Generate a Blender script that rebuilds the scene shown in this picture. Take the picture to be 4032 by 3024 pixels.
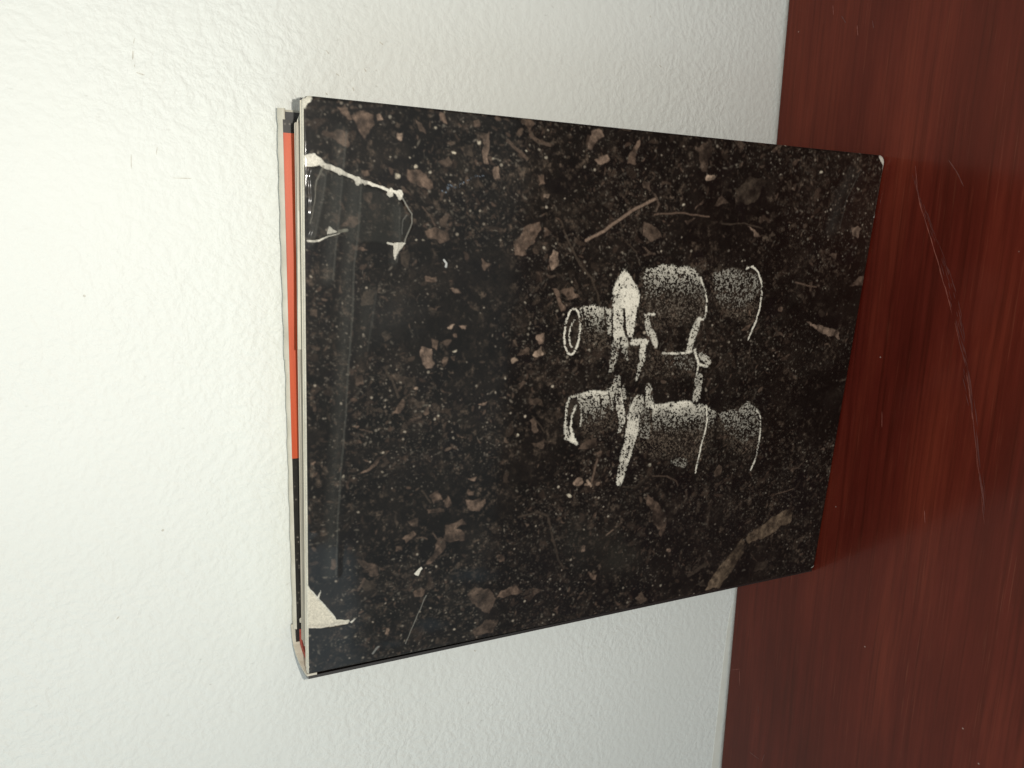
import bpy, bmesh, math, random
import numpy as np
from mathutils import Matrix, Vector

# ------------------------------------------------------------------ camera, world, lamp, exposure
for o in list(bpy.data.objects):
    bpy.data.objects.remove(o, do_unlink=True)
scene = bpy.context.scene
COL = scene.collection

CAM_POS = Vector((0.184616, -0.318903, 0.359001))
RIGHT = Vector((0.981007, 0.178561, -0.075774))
UP = Vector((-0.024887, 0.503279, 0.863766))
BACK = Vector((0.19237, -0.845474, 0.498164))
cd = bpy.data.cameras.new('camera')
cd.sensor_fit = 'HORIZONTAL'; cd.sensor_width = 36.0
cd.lens = 36.0 * 2980 / 4032
cd.clip_start = 0.01; cd.clip_end = 50
cam = bpy.data.objects.new('camera', cd); COL.objects.link(cam)
# the phone was held so that the picture lies on its side: picture right = down, picture up = right
m = Matrix.Identity(4)
for i in range(3):
    m[i][0] = -UP[i]; m[i][1] = RIGHT[i]; m[i][2] = BACK[i]; m[i][3] = CAM_POS[i]
cam.matrix_world = m
scene.camera = cam
cd.dof.use_dof = False

world = bpy.data.worlds.new('World'); scene.world = world; world.use_nodes = True
bg = world.node_tree.nodes['Background']
bg.inputs[0].default_value = (0.90, 0.96, 0.95, 1)
bg.inputs[1].default_value = 0.53

fl = bpy.data.lights.new('phone_flash', 'POINT')
fl.energy = 3.1; fl.color = (1.0, 0.955, 0.87); fl.shadow_soft_size = 0.0025
flo = bpy.data.objects.new('phone_flash', fl); COL.objects.link(flo)
flo.location = CAM_POS - UP * 0.024 + RIGHT * 0.004 + BACK * 0.002
flo.rotation_euler = BACK.to_track_quat('Z', 'Y').to_euler()

# daylight from a window of the room, well off to the spine side and behind the phone
wl = bpy.data.lights.new('window_light', 'AREA'); wl.shape = 'RECTANGLE'; wl.size = 1.4; wl.size_y = 1.6
wl.energy = 8.0; wl.color = (0.74, 0.91, 1.0)
wlo = bpy.data.objects.new('window_light', wl); COL.objects.link(wlo)
wlo.location = (-1.35, -1.25, 0.75)
wlo.rotation_euler = (Vector(wlo.location) - Vector((0.05, 0, 0.1))).to_track_quat('Z', 'Y').to_euler()

vs = scene.view_settings
vs.view_transform = 'Standard'; vs.look = 'None'; vs.gamma = 1.0; vs.use_curve_mapping = False
vs.exposure = 0.05
scene.render.resolution_x = 1024; scene.render.resolution_y = 768
scene.render.engine = 'CYCLES'

random.seed(4)
rng = np.random.default_rng(11)

# ------------------------------------------------------------------ helpers
def tag(o, label=None, cat=None, group=None, kind=None):
    if label: o['label'] = label
    if cat: o['category'] = cat
    if group: o['group'] = group
    if kind: o['kind'] = kind
    return o

def mesh_obj(name, verts, faces, mat, parent=None, smooth=False, origin=(0, 0, 0)):
    me = bpy.data.meshes.new(name)
    off = Vector(origin)
    me.from_pydata([tuple(Vector(v) - off) for v in verts], [], faces)
    me.update()
    if smooth:
        me.polygons.foreach_set('use_smooth', [True] * len(me.polygons))
    me.materials.append(mat)
    o = bpy.data.objects.new(name, me); COL.objects.link(o)
    if parent is not None:
        o.parent = parent
    else:
        o.location = off
    return o

def box_pts(f, s0, s1, t0, t1, d0, d1):
    v = [f(s, t, d) for d in (d0, d1) for (s, t) in ((s0, t0), (s1, t0), (s1, t1), (s0, t1))]
    F = [(0, 1, 2, 3), (7, 6, 5, 4), (0, 4, 5, 1), (1, 5, 6, 2), (2, 6, 7, 3), (3, 7, 4, 0)]
    return v, F

def new_mat(name):
    mt = bpy.data.materials.new(name); mt.use_nodes = True
    nt = mt.node_tree
    b = nt.nodes['Principled BSDF']
    return mt, nt, b

def N(nt, kind, **kw):
    n = nt.nodes.new(kind)
    for k, v in kw.items():
        setattr(n, k, v)
    return n

def ramp(nt, stops):
    r = N(nt, 'ShaderNodeValToRGB')
    el = r.color_ramp.elements
    while len(el) < len(stops): el.new(0.5)
    for e, (p, c) in zip(el, stops):
        e.position = p; e.color = (c[0], c[1], c[2], 1) if len(c) == 3 else c
    return r

# ------------------------------------------------------------------ materials
def mat_wall():
    mt, nt, b = new_mat('painted_plaster')
    tc = N(nt, 'ShaderNodeTexCoord')
    big = N(nt, 'ShaderNodeTexNoise'); big.inputs['Scale'].default_value = 6; big.inputs['Detail'].default_value = 3
    nt.links.new(tc.outputs['Object'], big.inputs['Vector'])
    cr = ramp(nt, [(0.3, (0.755, 0.765, 0.715)), (0.7, (0.795, 0.805, 0.76))])
    nt.links.new(big.outputs['Fac'], cr.inputs['Fac'])
    # fine grey dirt caught in the pits of the plaster
    sp = N(nt, 'ShaderNodeTexNoise'); sp.inputs['Scale'].default_value = 420; sp.inputs['Detail'].default_value = 2
    st = N(nt, 'ShaderNodeMapping'); st.inputs['Scale'].default_value = (1.0, 1.0, 0.55)
    nt.links.new(tc.outputs['Object'], st.inputs['Vector']); nt.links.new(st.outputs['Vector'], sp.inputs['Vector'])
    pm = N(nt, 'ShaderNodeTexNoise'); pm.inputs['Scale'].default_value = 11; pm.inputs['Detail'].default_value = 2
    nt.links.new(tc.outputs['Object'], pm.inputs['Vector'])
    r1 = ramp(nt, [(0.67, (0, 0, 0)), (0.76, (1, 1, 1))]); nt.links.new(sp.outputs['Fac'], r1.inputs['Fac'])
    r2 = ramp(nt, [(0.48, (0, 0, 0)), (0.68, (1, 1, 1))]); nt.links.new(pm.outputs['Fac'], r2.inputs['Fac'])
    mu = N(nt, 'ShaderNodeMath', operation='MULTIPLY')
    nt.links.new(r1.outputs['Color'], mu.inputs[0]); nt.links.new(r2.outputs['Color'], mu.inputs[1])
    mu2 = N(nt, 'ShaderNodeMath', operation='MULTIPLY'); mu2.inputs[1].default_value = 0.38
    nt.links.new(mu.outputs[0], mu2.inputs[0])
    mx = N(nt, 'ShaderNodeMixRGB'); mx.inputs['Color2'].default_value = (0.30, 0.27, 0.22, 1)
    nt.links.new(mu2.outputs[0], mx.inputs['Fac']); nt.links.new(cr.outputs['Color'], mx.inputs['Color1'])
    nt.links.new(mx.outputs['Color'], b.inputs['Base Color'])
    b.inputs['Roughness'].default_value = 0.55
    b.inputs['Specular IOR Level'].default_value = 0.35
    # orange-peel relief: two sizes of lumps plus warping
    wn = N(nt, 'ShaderNodeTexNoise'); wn.inputs['Scale'].default_value = 60; wn.inputs['Detail'].default_value = 1
    nt.links.new(tc.outputs['Object'], wn.inputs['Vector'])
    wm = N(nt, 'ShaderNodeMixRGB', blend_type='ADD'); wm.inputs['Fac'].default_value = 0.006
    nt.links.new(tc.outputs['Object'], wm.inputs['Color1']); nt.links.new(wn.outputs['Color'], wm.inputs['Color2'])
    n1 = N(nt, 'ShaderNodeTexNoise'); n1.inputs['Scale'].default_value = 290; n1.inputs['Detail'].default_value = 3; n1.inputs['Roughness'].default_value = 0.5
    n2 = N(nt, 'ShaderNodeTexNoise'); n2.inputs['Scale'].default_value = 110; n2.inputs['Detail'].default_value = 3
    nt.links.new(wm.outputs['Color'], n1.inputs['Vector']); nt.links.new(wm.outputs['Color'], n2.inputs['Vector'])
    rr = ramp(nt, [(0.36, (0, 0, 0)), (0.64, (1, 1, 1))]); nt.links.new(n1.outputs['Fac'], rr.inputs['Fac'])
    ad = N(nt, 'ShaderNodeMath', operation='MULTIPLY_ADD'); ad.inputs[1].default_value = 0.9
    nt.links.new(n2.outputs['Fac'], ad.inputs[0]); nt.links.new(rr.outputs['Color'], ad.inputs[2])
    vb = N(nt, 'ShaderNodeTexNoise'); vb.inputs['Scale'].default_value = 9; vb.inputs['Detail'].default_value = 3
    nt.links.new(tc.outputs['Object'], vb.inputs['Vector'])
    vr_ = ramp(nt, [(0.32, (0.12, 0.12, 0.12)), (0.68, (0.36, 0.36, 0.36))]); nt.links.new(vb.outputs['Fac'], vr_.inputs['Fac'])
    bp = N(nt, 'ShaderNodeBump'); bp.inputs['Distance'].default_value = 0.0010
    nt.links.new(vr_.outputs['Color'], bp.inputs['Strength'])
    nt.links.new(ad.outputs[0], bp.inputs['Height']); nt.links.new(bp.outputs['Normal'], b.inputs['Normal'])
    return mt

def mat_wood():
    mt, nt, b = new_mat('varnished_mahogany')
    tc = N(nt, 'ShaderNodeTexCoord')
    # grain runs along x, slightly wavy
    wv = N(nt, 'ShaderNodeTexNoise'); wv.inputs['Scale'].default_value = 3.5; wv.inputs['Detail'].default_value = 2
    nt.links.new(tc.outputs['Object'], wv.inputs['Vector'])
    wa = N(nt, 'ShaderNodeMixRGB', blend_type='ADD'); wa.inputs['Fac'].default_value = 0.010
    nt.links.new(tc.outputs['Object'], wa.inputs['Color1']); nt.links.new(wv.outputs['Color'], wa.inputs['Color2'])
    def grain(sx, sy, det, rough=0.6):
        mp = N(nt, 'ShaderNodeMapping'); mp.inputs['Scale'].default_value = (sx, sy, sy)
        nt.links.new(wa.outputs['Color'], mp.inputs['Vector'])
        g = N(nt, 'ShaderNodeTexNoise'); g.inputs['Scale'].default_value = 1; g.inputs['Detail'].default_value = det; g.inputs['Roughness'].default_value = rough
        nt.links.new(mp.outputs['Vector'], g.inputs['Vector'])
        return g
    broad = grain(5, 34, 5, 0.65); mid = grain(7, 420, 4, 0.7); fine = grain(16, 1100, 3)
    cb = ramp(nt, [(0.32, (0.040, 0.0038, 0.0025)), (0.50, (0.062, 0.0068, 0.0042)), (0.70, (0.100, 0.0150, 0.0078))])
    nt.links.new(broad.outputs['Fac'], cb.inputs['Fac'])
    cm = ramp(nt, [(0.32, (0.54, 0.50, 0.49)), (0.50, (0.92, 0.92, 0.92)), (0.68, (1.12, 1.18, 1.18))]); nt.links.new(mid.outputs['Fac'], cm.inputs['Fac'])
    m1 = N(nt, 'ShaderNodeMixRGB', blend_type='MULTIPLY'); m1.inputs['Fac'].default_value = 0.9
    nt.links.new(cb.outputs['Color'], m1.inputs['Color1']); nt.links.new(cm.outputs['Color'], m1.inputs['Color2'])
    # fine pale pores
    cf = ramp(nt, [(0.57, (0, 0, 0)), (0.80, (1, 1, 1))]); nt.links.new(fine.outputs['Fac'], cf.inputs['Fac'])
    brk = grain(40, 90, 2)
    cbk = ramp(nt, [(0.45, (0, 0, 0)), (0.66, (1, 1, 1))]); nt.links.new(brk.outputs['Fac'], cbk.inputs['Fac'])
    mm = N(nt, 'ShaderNodeMath', operation='MULTIPLY'); nt.links.new(cf.outputs['Color'], mm.inputs[0]); nt.links.new(cbk.outputs['Color'], mm.inputs[1])
    mm2 = N(nt, 'ShaderNodeMath', operation='MULTIPLY'); mm2.inputs[1].default_value = 0.32; nt.links.new(mm.outputs[0], mm2.inputs[0])
    m2 = N(nt, 'ShaderNodeMixRGB'); m2.inputs['Color2'].default_value = (0.26, 0.085, 0.045, 1)
    nt.links.new(mm2.outputs[0], m2.inputs['Fac']); nt.links.new(m1.outputs['Color'], m2.inputs['Color1'])
    # dust specks
    vo = N(nt, 'ShaderNodeTexVoronoi'); vo.inputs['Scale'].default_value = 70
    nt.links.new(tc.outputs['Object'], vo.inputs['Vector'])
    vr = ramp(nt, [(0.0, (1, 1, 1)), (0.018, (1, 1, 1)), (0.036, (0, 0, 0))]); nt.links.new(vo.outputs['Distance'], vr.inputs['Fac'])
    sel = N(nt, 'ShaderNodeSeparateColor'); nt.links.new(vo.outputs['Color'], sel.inputs['Color'])
    gt = N(nt, 'ShaderNodeMath', operation='GREATER_THAN'); gt.inputs[1].default_value = 0.80; nt.links.new(sel.outputs[0], gt.inputs[0])
    mv = N(nt, 'ShaderNodeMath', operation='MULTIPLY'); nt.links.new(vr.outputs['Color'], mv.inputs[0]); nt.links.new(gt.outputs[0], mv.inputs[1])
    mv2 = N(nt, 'ShaderNodeMath', operation='MULTIPLY'); mv2.inputs[1].default_value = 0.7; nt.links.new(mv.outputs[0], mv2.inputs[0])
    m3 = N(nt, 'ShaderNodeMixRGB'); m3.inputs['Color2'].default_value = (0.34, 0.25, 0.21, 1)
    nt.links.new(mv2.outputs[0], m3.inputs['Fac']); nt.links.new(m2.outputs['Color'], m3.inputs['Color1'])
    nt.links.new(m3.outputs['Color'], b.inputs['Base Color'])
    b.inputs['Roughness'].default_value = 0.38
    b.inputs['Specular IOR Level'].default_value = 0.55
    b.inputs['Specular Tint'].default_value = (1.0, 0.26, 0.11, 1)
    b.inputs['Coat Weight'].default_value = 0.27
    b.inputs['Coat Roughness'].default_value = 0.15
    bp = N(nt, 'ShaderNodeBump'); bp.inputs['Strength'].default_value = 0.10; bp.inputs['Distance'].default_value = 0.0003
    nt.links.new(mid.outputs['Fac'], bp.inputs['Height']); nt.links.new(bp.outputs['Normal'], b.inputs['Normal'])
    return mt

def mat_print():
    mt, nt, b = new_mat('printed_jacket_under_clear_film')
    at = N(nt, 'ShaderNodeAttribute'); at.attribute_name = 'print'
    tc = N(nt, 'ShaderNodeTexCoord')
    fn = N(nt, 'ShaderNodeTexNoise'); fn.inputs['Scale'].default_value = 1500; fn.inputs['Detail'].default_value = 2
    nt.links.new(tc.outputs['Object'], fn.inputs['Vector'])
    fr = ramp(nt, [(0.3, (0.84, 0.84, 0.84)), (0.7, (1.12, 1.12, 1.12))]); nt.links.new(fn.outputs['Fac'], fr.inputs['Fac'])
    mx = N(nt, 'ShaderNodeMixRGB', blend_type='MULTIPLY'); mx.inputs['Fac'].default_value = 1
    nt.links.new(at.outputs['Color'], mx.inputs['Color1']); nt.links.new(fr.outputs['Color'], mx.inputs['Color2'])
    nt.links.new(mx.outputs['Color'], b.inputs['Base Color'])
    b.inputs['Roughness'].default_value = 0.5
    b.inputs['Specular IOR Level'].default_value = 0.10
    b.inputs['Coat Weight'].default_value = 0.42
    rn = N(nt, 'ShaderNodeTexNoise'); rn.inputs['Scale'].default_value = 14; rn.inputs['Detail'].default_value = 4
    nt.links.new(tc.outputs['Object'], rn.inputs['Vector'])
    rr = ramp(nt, [(0.35, (0.05, 0.05, 0.05)), (0.7, (0.13, 0.13, 0.13))]); nt.links.new(rn.outputs['Fac'], rr.inputs['Fac'])
    nt.links.new(rr.outputs['Color'], b.inputs['Coat Roughness'])
    w = N(nt, 'ShaderNodeTexNoise'); w.inputs['Scale'].default_value = 45; w.inputs['Detail'].default_value = 2
    nt.links.new(tc.outputs['Object'], w.inputs['Vector'])
    bp = N(nt, 'ShaderNodeBump'); bp.inputs['Strength'].default_value = 0.12; bp.inputs['Distance'].default_value = 0.0006
    nt.links.new(w.outputs['Fac'], bp.inputs['Height']); nt.links.new(bp.outputs['Normal'], b.inputs['Coat Normal'])
    return mt

def mat_paper(name, c0, c1, rough=0.7, scale=120, coat=0.0, stretch=(1, 1, 1), bump=0.05):
    mt, nt, b = new_mat(name)
    tc = N(nt, 'ShaderNodeTexCoord')
    mp = N(nt, 'ShaderNodeMapping'); mp.inputs['Scale'].default_value = stretch
    nt.links.new(tc.outputs['Object'], mp.inputs['Vector'])
    n = N(nt, 'ShaderNodeTexNoise'); n.inputs['Scale'].default_value = scale; n.inputs['Detail'].default_value = 4
    nt.links.new(mp.outputs['Vector'], n.inputs['Vector'])
    r = ramp(nt, [(0.3, c0), (0.7, c1)]); nt.links.new(n.outputs['Fac'], r.inputs['Fac'])
    nt.links.new(r.outputs['Color'], b.inputs['Base Color'])
    b.inputs['Roughness'].default_value = rough
    b.inputs['Coat Weight'].default_value = coat; b.inputs['Coat Roughness'].default_value = 0.12
    bp = N(nt, 'ShaderNodeBump'); bp.inputs['Strength'].default_value = bump; bp.inputs['Distance'].default_value = 0.0005
    nt.links.new(n.outputs['Fac'], bp.inputs['Height']); nt.links.new(bp.outputs['Normal'], b.inputs['Normal'])
    return mt

def mat_soil_print():
    mt, nt, b = new_mat('soil_printed_paper')
    tc = N(nt, 'ShaderNodeTexCoord')
    v = N(nt, 'ShaderNodeTexVoronoi'); v.inputs['Scale'].default_value = 420
    nt.links.new(tc.outputs['Object'], v.inputs['Vector'])
    r = ramp(nt, [(0.0, (0.30, 0.27, 0.23)), (0.13, (0.09, 0.075, 0.06)), (0.26, (0.018, 0.015, 0.012)), (1.0, (0.012, 0.010, 0.008))])
    nt.links.new(v.outputs['Distance'], r.inputs['Fac'])
    nt.links.new(r.outputs['Color'], b.inputs['Base Color'])
    b.inputs['Roughness'].default_value = 0.35
    return mt

M_wall = mat_wall(); M_wood = mat_wood(); M_print = mat_print()
M_cream = mat_paper('cream_paper', (0.56, 0.52, 0.42), (0.66, 0.62, 0.52), 0.6, 160, 0.0)
M_sleeve = mat_paper('paper_backed_sleeve', (0.50, 0.47, 0.38), (0.66, 0.63, 0.53), 0.5, 90, 0.6)
M_pages = mat_paper('page_edges', (0.40, 0.36, 0.29), (0.60, 0.55, 0.46), 0.8, 300, 0.0, (0.05, 1, 1), 0.2)
M_red = mat_paper('orange_red_paper', (0.50, 0.060, 0.013), (0.64, 0.102, 0.026), 0.45, 700, 0.25, (0.02, 1, 1))
M_band = mat_paper('faded_red_cloth', (0.34, 0.055, 0.035), (0.46, 0.10, 0.07), 0.8, 700)
M_board = mat_paper('black_board', (0.012, 0.010, 0.010), (0.02, 0.017, 0.016), 0.4, 90, 0.3)
M_soil = mat_soil_print()
M_scuff = mat_paper('grey_scuff', (0.52, 0.50, 0.44), (0.70, 0.68, 0.61), 0.8, 600)
M_pale_yellow = mat_paper('pale_yellow', (0.71, 0.695, 0.615), (0.77, 0.76, 0.685), 0.6, 120)
M_scratch = mat_paper('pale_scratched_varnish', (0.13, 0.030, 0.019), (0.24, 0.076, 0.052), 0.5, 260, 0.0, (0.3, 1, 1))
M_scratch2 = mat_paper('rubbed_varnish', (0.062, 0.0110, 0.0068), (0.105, 0.0240, 0.0150), 0.5, 200, 0.2, (0.3, 1, 1))
M_dirt = mat_paper('dark_gap', (0.03, 0.027, 0.022), (0.05, 0.045, 0.04), 0.9, 100)

# ------------------------------------------------------------------ setting: wall and table
v, F = box_pts(lambda s, t, d: (s, d, t), -0.75, 0.95, -0.12, 0.90, 0.0, 0.04)
wall = mesh_obj('wall', v, F, M_wall); tag(wall, kind='structure')

def flat_poly(name, pts, plane, mat, parent, thick=0.0003, lift=0.0):
    """thin solid outline: plane 'wall' gives (x, z) points proud of the wall, 'table' gives (x, y) points proud of the table"""
    if plane == 'wall':
        f = lambda p, d: (p[0], -lift - d, p[1])
    else:
        f = lambda p, d: (p[0], p[1], lift + d)
    n = len(pts)
    vs_ = [f(p, 0.0) for p in pts] + [f(p, thick) for p in pts]
    fs = [tuple(range(n)), tuple(range(2 * n - 1, n - 1, -1))] + [(i, (i + 1) % n, n + (i + 1) % n, n + i) for i in range(n)]
    o = mesh_obj(name, vs_, fs, mat, parent)
    bm = bmesh.new(); bm.from_mesh(o.data); bmesh.ops.recalc_face_normals(bm, faces=bm.faces)
    bmesh.ops.triangulate(bm, faces=[q for q in bm.faces if len(q.verts) > 4]); bm.to_mesh(o.data); bm.free()
    return o

def ribbon_pts(path, widths, jitter=0.0, r=random):
    L, R_ = [], []
    n = len(path)
    for i, p in enumerate(path):
        a = path[max(i - 1, 0)]; c = path[min(i + 1, n - 1)]
        dx, dy = c[0] - a[0], c[1] - a[1]; l = math.hypot(dx, dy) or 1
        w = widths[i] if not isinstance(widths, (int, float)) else widths
        w = w * (1 + r.uniform(-jitter, jitter)) / 2
        L.append((p[0] - dy / l * w, p[1] + dx / l * w)); R_.append((p[0] + dy / l * w, p[1] - dx / l * w))
    return L + R_[::-1]

def resample(path, n):
    P = np.array(path, float)
    d = np.r_[0, np.cumsum(np.hypot(*np.diff(P, axis=0).T))]
    t = np.linspace(0, d[-1], n)
    return list(zip(np.interp(t, d, P[:, 0]), np.interp(t, d, P[:, 1])))

MM = 0.001
# pale yellowish strip along the foot of the wall, widening away from the book
flat_poly('foot_strip', [(-0.75, 0.0), (-0.75, 0.013), (-0.30, 0.0088), (-0.164, 0.0066), (-0.121, 0.0052), (-0.085, 0.0042), (-0.062, 0.0030), (-0.050, 0.0014), (-0.046, 0.0)], 'wall', M_pale_yellow, wall, 0.00012)
# scuffs
marks = [((250.6, 331.4), (248.5, 331.9), .35), ((246.2, 332.2), (243.1, 332.5), .45), ((241.5, 332.0), (240.6, 332.1), .4), ((238.9, 331.6), (238.3, 328.9), .4),
         ((210.4, 335.1), (205.2, 335.4), .25), ((213.6, 326.2), (210.6, 326.8), .3), ((202.7, 321.5), (202.9, 314.9), .3), ((159.3, 354.2), (158.8, 353.4), .7),
         ((64.1, 333.5), (64.5, 332.6), .9), ((220.8, 140.8), (219.8, 140.0), .7), ((294.4, 96.5), (293.8, 95.6), .8), ((272.2, 88.2), (271.2, 87.2), .7),
         ((262.2, 239.2), (261.3, 237.6), .6), ((256.0, 262.0), (254.6, 260.6), .5), ((247.5, 258.0), (246.8, 256.6), .6), ((243.0, 251.0), (241.6, 250.4), .5),
         ((251.0, 246.0), (249.6, 245.0), .5), ((239.6, 262.5), (238.8, 261.5), .5), ((-28, 190), (-29, 189), .7), ((-60, 120), (-61, 119.2), .6), ((30, 352), (31, 351), .5)]
for a, c, w in marks:
    path = resample([(a[0] * MM, a[1] * MM), (c[0] * MM, c[1] * MM)], 5)
    flat_poly('scuff', ribbon_pts(path, [w * MM * k for k in (.4, 1, .8, 1, .3)], 0.4), 'wall', M_scuff, wall, 0.00012)

v, F = box_pts(lambda s, t, d: (s, t, d), -0.75, 0.95, -0.62, -0.0021, -0.032, 0.0)
table = bpy.data.objects.new('wooden_table', None); COL.objects.link(table)
tag(table, 'reddish brown varnished wooden table top with a long pale curved scratch', 'table')
top = mesh_obj('table_top', v, F, M_wood, table)
bm = bmesh.new(); bm.from_mesh(top.data); bmesh.ops.recalc_face_normals(bm, faces=bm.faces)
bmesh.ops.bevel(bm, geom=list(bm.edges), offset=0.0009, segments=3, affect='EDGES', profile=0.5); bm.to_mesh(top.data); bm.free()

main = resample([(x * MM, y * MM) for x, y in [(222.9, -88.6), (212.1, -91.1), (202.5, -94.3), (190.5, -100.1), (158.9, -114.2), (125.8, -127.1), (91.4, -136.0), (60.4, -143.7), (43.2, -147.9)]], 40)
def hairlines(name, strokes, mat, parent, z=0.00004):
    """one mesh of many thin strokes lying on the varnish: strokes = [(path, width)]"""
    v = []; F = []
    for path, w in strokes:
        P = ribbon_pts(path, [w * k for k in np.sin(np.linspace(.15, math.pi - .15, len(path)))], .35)
        n = len(path); b0 = len(v)
        v += [(p[0], p[1], z + 1.6e-6 * len(F) / 5) for p in P]
        F += [(b0 + i, b0 + i + 1, b0 + 2 * n - 2 - i, b0 + 2 * n - 1 - i) for i in range(n - 1)]
    return mesh_obj(name, v, F, mat, parent)
hr = random.Random(21)
def along(path, f0, f1, off, n=6):
    P = np.array(resample(path, 200)); i0 = int(f0 * 199); i1 = max(int(f1 * 199), i0 + 3)
    q = P[np.linspace(i0, min(i1, 199), n).astype(int)]
    return [(x, y + off) for x, y in q]
st = [(along(main, f, f + hr.uniform(.02, .07), hr.gauss(0, .00012)), MM * hr.uniform(.16, .36)) for f in [hr.uniform(0, .30) for _ in range(16)]]
st += [(along(main, f, f + hr.uniform(.02, .08), hr.gauss(0, .00018)), MM * hr.uniform(.10, .24)) for f in [hr.uniform(.2, .9) for _ in range(22)]]
hairlines('scratch', st, M_scratch, top, 0.00003)
st = [(along(main, f, f + hr.uniform(.02, .08), -hr.uniform(0, .0022) * math.sin(math.pi * min(1, max(0, (f - .45) / .5)))), MM * hr.uniform(.15, .45)) for f in [hr.uniform(.45, .93) for _ in range(26)]]
sec = resample([(x * MM, y * MM) for x, y in [(219, -88.2), (209.7, -91.6), (201.2, -96.7), (188.2, -104.1), (174.2, -111.5), (164.0, -117.0), (150, -121.3), (136, -124.6)]], 60)
st += [(along(sec, f, f + hr.uniform(.02, .08), hr.gauss(0, .0003)), MM * hr.uniform(.12, .3)) for f in [hr.uniform(0, .9) for _ in range(40)]]
for _ in range(60):
    f = hr.uniform(.06, .62); a_ = along(main, f, f + .02, 0)[0]; k = hr.random()
    b_ = min(sec, key=lambda p: abs(p[0] - a_[0])); x = a_[0]; y = a_[1] + (b_[1] - a_[1]) * k; l = hr.uniform(.002, .007)
    st.append(([(x + l * t, y - l * .42 * t * -1 + 0 * t) for t in (0, -.25, -.5, -.75, -1)], MM * hr.uniform(.15, .4)))
hairlines('rubbed_patch', st, M_scratch2, top, 0.00012)
for pth, w in [([(224.2, -104.7), (218.2, -109.6), (211.8, -113.4)], .45), ([(307.7, -31.9), (302.5, -32.9)], .3), ([(294.4, -47.9), (289.3, -49.0)], .35), ([(295.0, -56.4), (291.2, -57.6)], .4),
               ([(-89.2, -10.4), (-99.5, -11.6)], .35), ([(-92.5, -3.7), (-87.9, -10.9)], .3), ([(-104.6, -27.7), (-109.4, -28.6)], .4), ([(-139.7, -24.2), (-139.5, -32.6)], .6), ([(-133.6, -36.1), (-139.9, -34.7)], .4),
               ([(55.9, -115.7), (49.7, -116.8)], .3), ([(301, -38), (297, -41)], .5), ([(100, -87), (92, -88)], .3)]:
    path = resample([(x * MM, y * MM) for x, y in pth], 8)
    flat_poly('scratch', ribbon_pts(path, [w * MM * k for k in (.3, .8, 1, .7, 1, .8, .9, .2)], 0.35), 'table', M_scratch2 if w > .35 else M_scratch, top, 0.00005, 0.00004)

# ------------------------------------------------------------------ the book
H = 0.285; W = 0.228948; TH = 0.0274; YS = -0.057577
LEAN = 0.0985; YAW_F = 0.067505; YAW_B = 0.016732
BASE = Vector((0.0, YS, 0.0))
Z0 = 0.0006
def frame(origin, yaw, lean):
    r = Vector((math.cos(yaw), -math.sin(yaw), 0)); nh = Vector((math.sin(yaw), math.cos(yaw), 0))
    u = Vector((0, 0, 1)) * math.cos(lean) + nh * math.sin(lean)
    n = nh * math.cos(lean) - Vector((0, 0, 1)) * math.sin(lean)
    o = Vector(origin)
    def f(s, t, d): return o + r * s + u * t + n * d
    f.axes = (o, r, u, n)
    return f
FR = frame((0, YS, Z0), YAW_F, LEAN)
HB = H - .0016
BK = frame((0, YS + TH, Z0 + .0002), YAW_B, LEAN)
book = bpy.data.objects.new('book', None); COL.objects.link(book); book.location = BASE
tag(book, 'worn hardback book with dark soil and binoculars cover leaning against the white wall', 'book')
def part(name, v, F, mat, parent=None, smooth=False, label=None):
    o = mesh_obj(name, v, F, mat, None, smooth, BASE)
    o.location = (0, 0, 0); o.parent = parent or book
    if label: o['label'] = label
    return o
def recalc(o):
    bm = bmesh.new(); bm.from_mesh(o.data); bmesh.ops.recalc_face_normals(bm, faces=bm.faces); bm.to_mesh(o.data); bm.free()
    return o

# ---- printed jacket picture, worked out on the cover's own grid ---------------------------------
NX, NY = 780, 940
Q = NX / 620.0
EXT = 9                                   # rows that roll round the edges of the board
HOM = np.array([[-0.076338, -0.369872, 1.075617], [-0.361932, -0.063274, 1.302853], [-0.108121, -0.065587, 1.0]])
def to_grid(pts):
    """points traced on the flat print -> (column, row) on the cover grid"""
    P = np.array(pts, float) / 1000.0
    q = np.c_[P, np.ones(len(P))] @ HOM.T
    q = q[:, :2] / q[:, 2:]
    return np.c_[q[:, 0] * (NX - 1), q[:, 1] * (NY - 1)]
def crop(x0, y0, k):
    return lambda pts: [(x0 + k * p[0], y0 + k * p[1]) for p in pts]
cA = crop(1200, 360, .4521); cB = crop(2200, 360, .5877); cC = crop(1200, 1100, .5425)
cD = crop(1200, 1900, .5425); cE = crop(2200, 1700, .5425); cN = crop(2100, 960, .6028)

def vnoise(cx, cy):
    g = rng.random((cy + 3, cx + 3))
    x = np.linspace(0, cx, NX); y = np.linspace(0, cy, NY)
    xi = x.astype(int); yi = y.astype(int); fx = x - xi; fy = y - yi
    fx = fx * fx * (3 - 2 * fx); fy = fy * fy * (3 - 2 * fy)
    a = g[np.ix_(yi, xi)]; b_ = g[np.ix_(yi, xi + 1)]; c = g[np.ix_(yi + 1, xi)]; d = g[np.ix_(yi + 1, xi + 1)]
    return (a * (1 - fx) + b_ * fx) * (1 - fy)[:, None] + (c * (1 - fx) + d * fx) * fy[:, None]
def fbm(c, n, g=.5):
    s = 0; a = 1; tot = 0
    for k in range(n):
        s = s + a * vnoise(int(c * 2 ** k), int(c * 1.24 * 2 ** k)); tot += a; a *= g
    return s / tot
warpx = (fbm(60, 3) - .5); warpy = (fbm(60, 3) - .5)
fine1 = fbm(250, 2, .7); fine2 = rng.random((NY, NX)); patch = fbm(7, 4)
IMG = np.zeros((NY, NX, 3))
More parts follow.
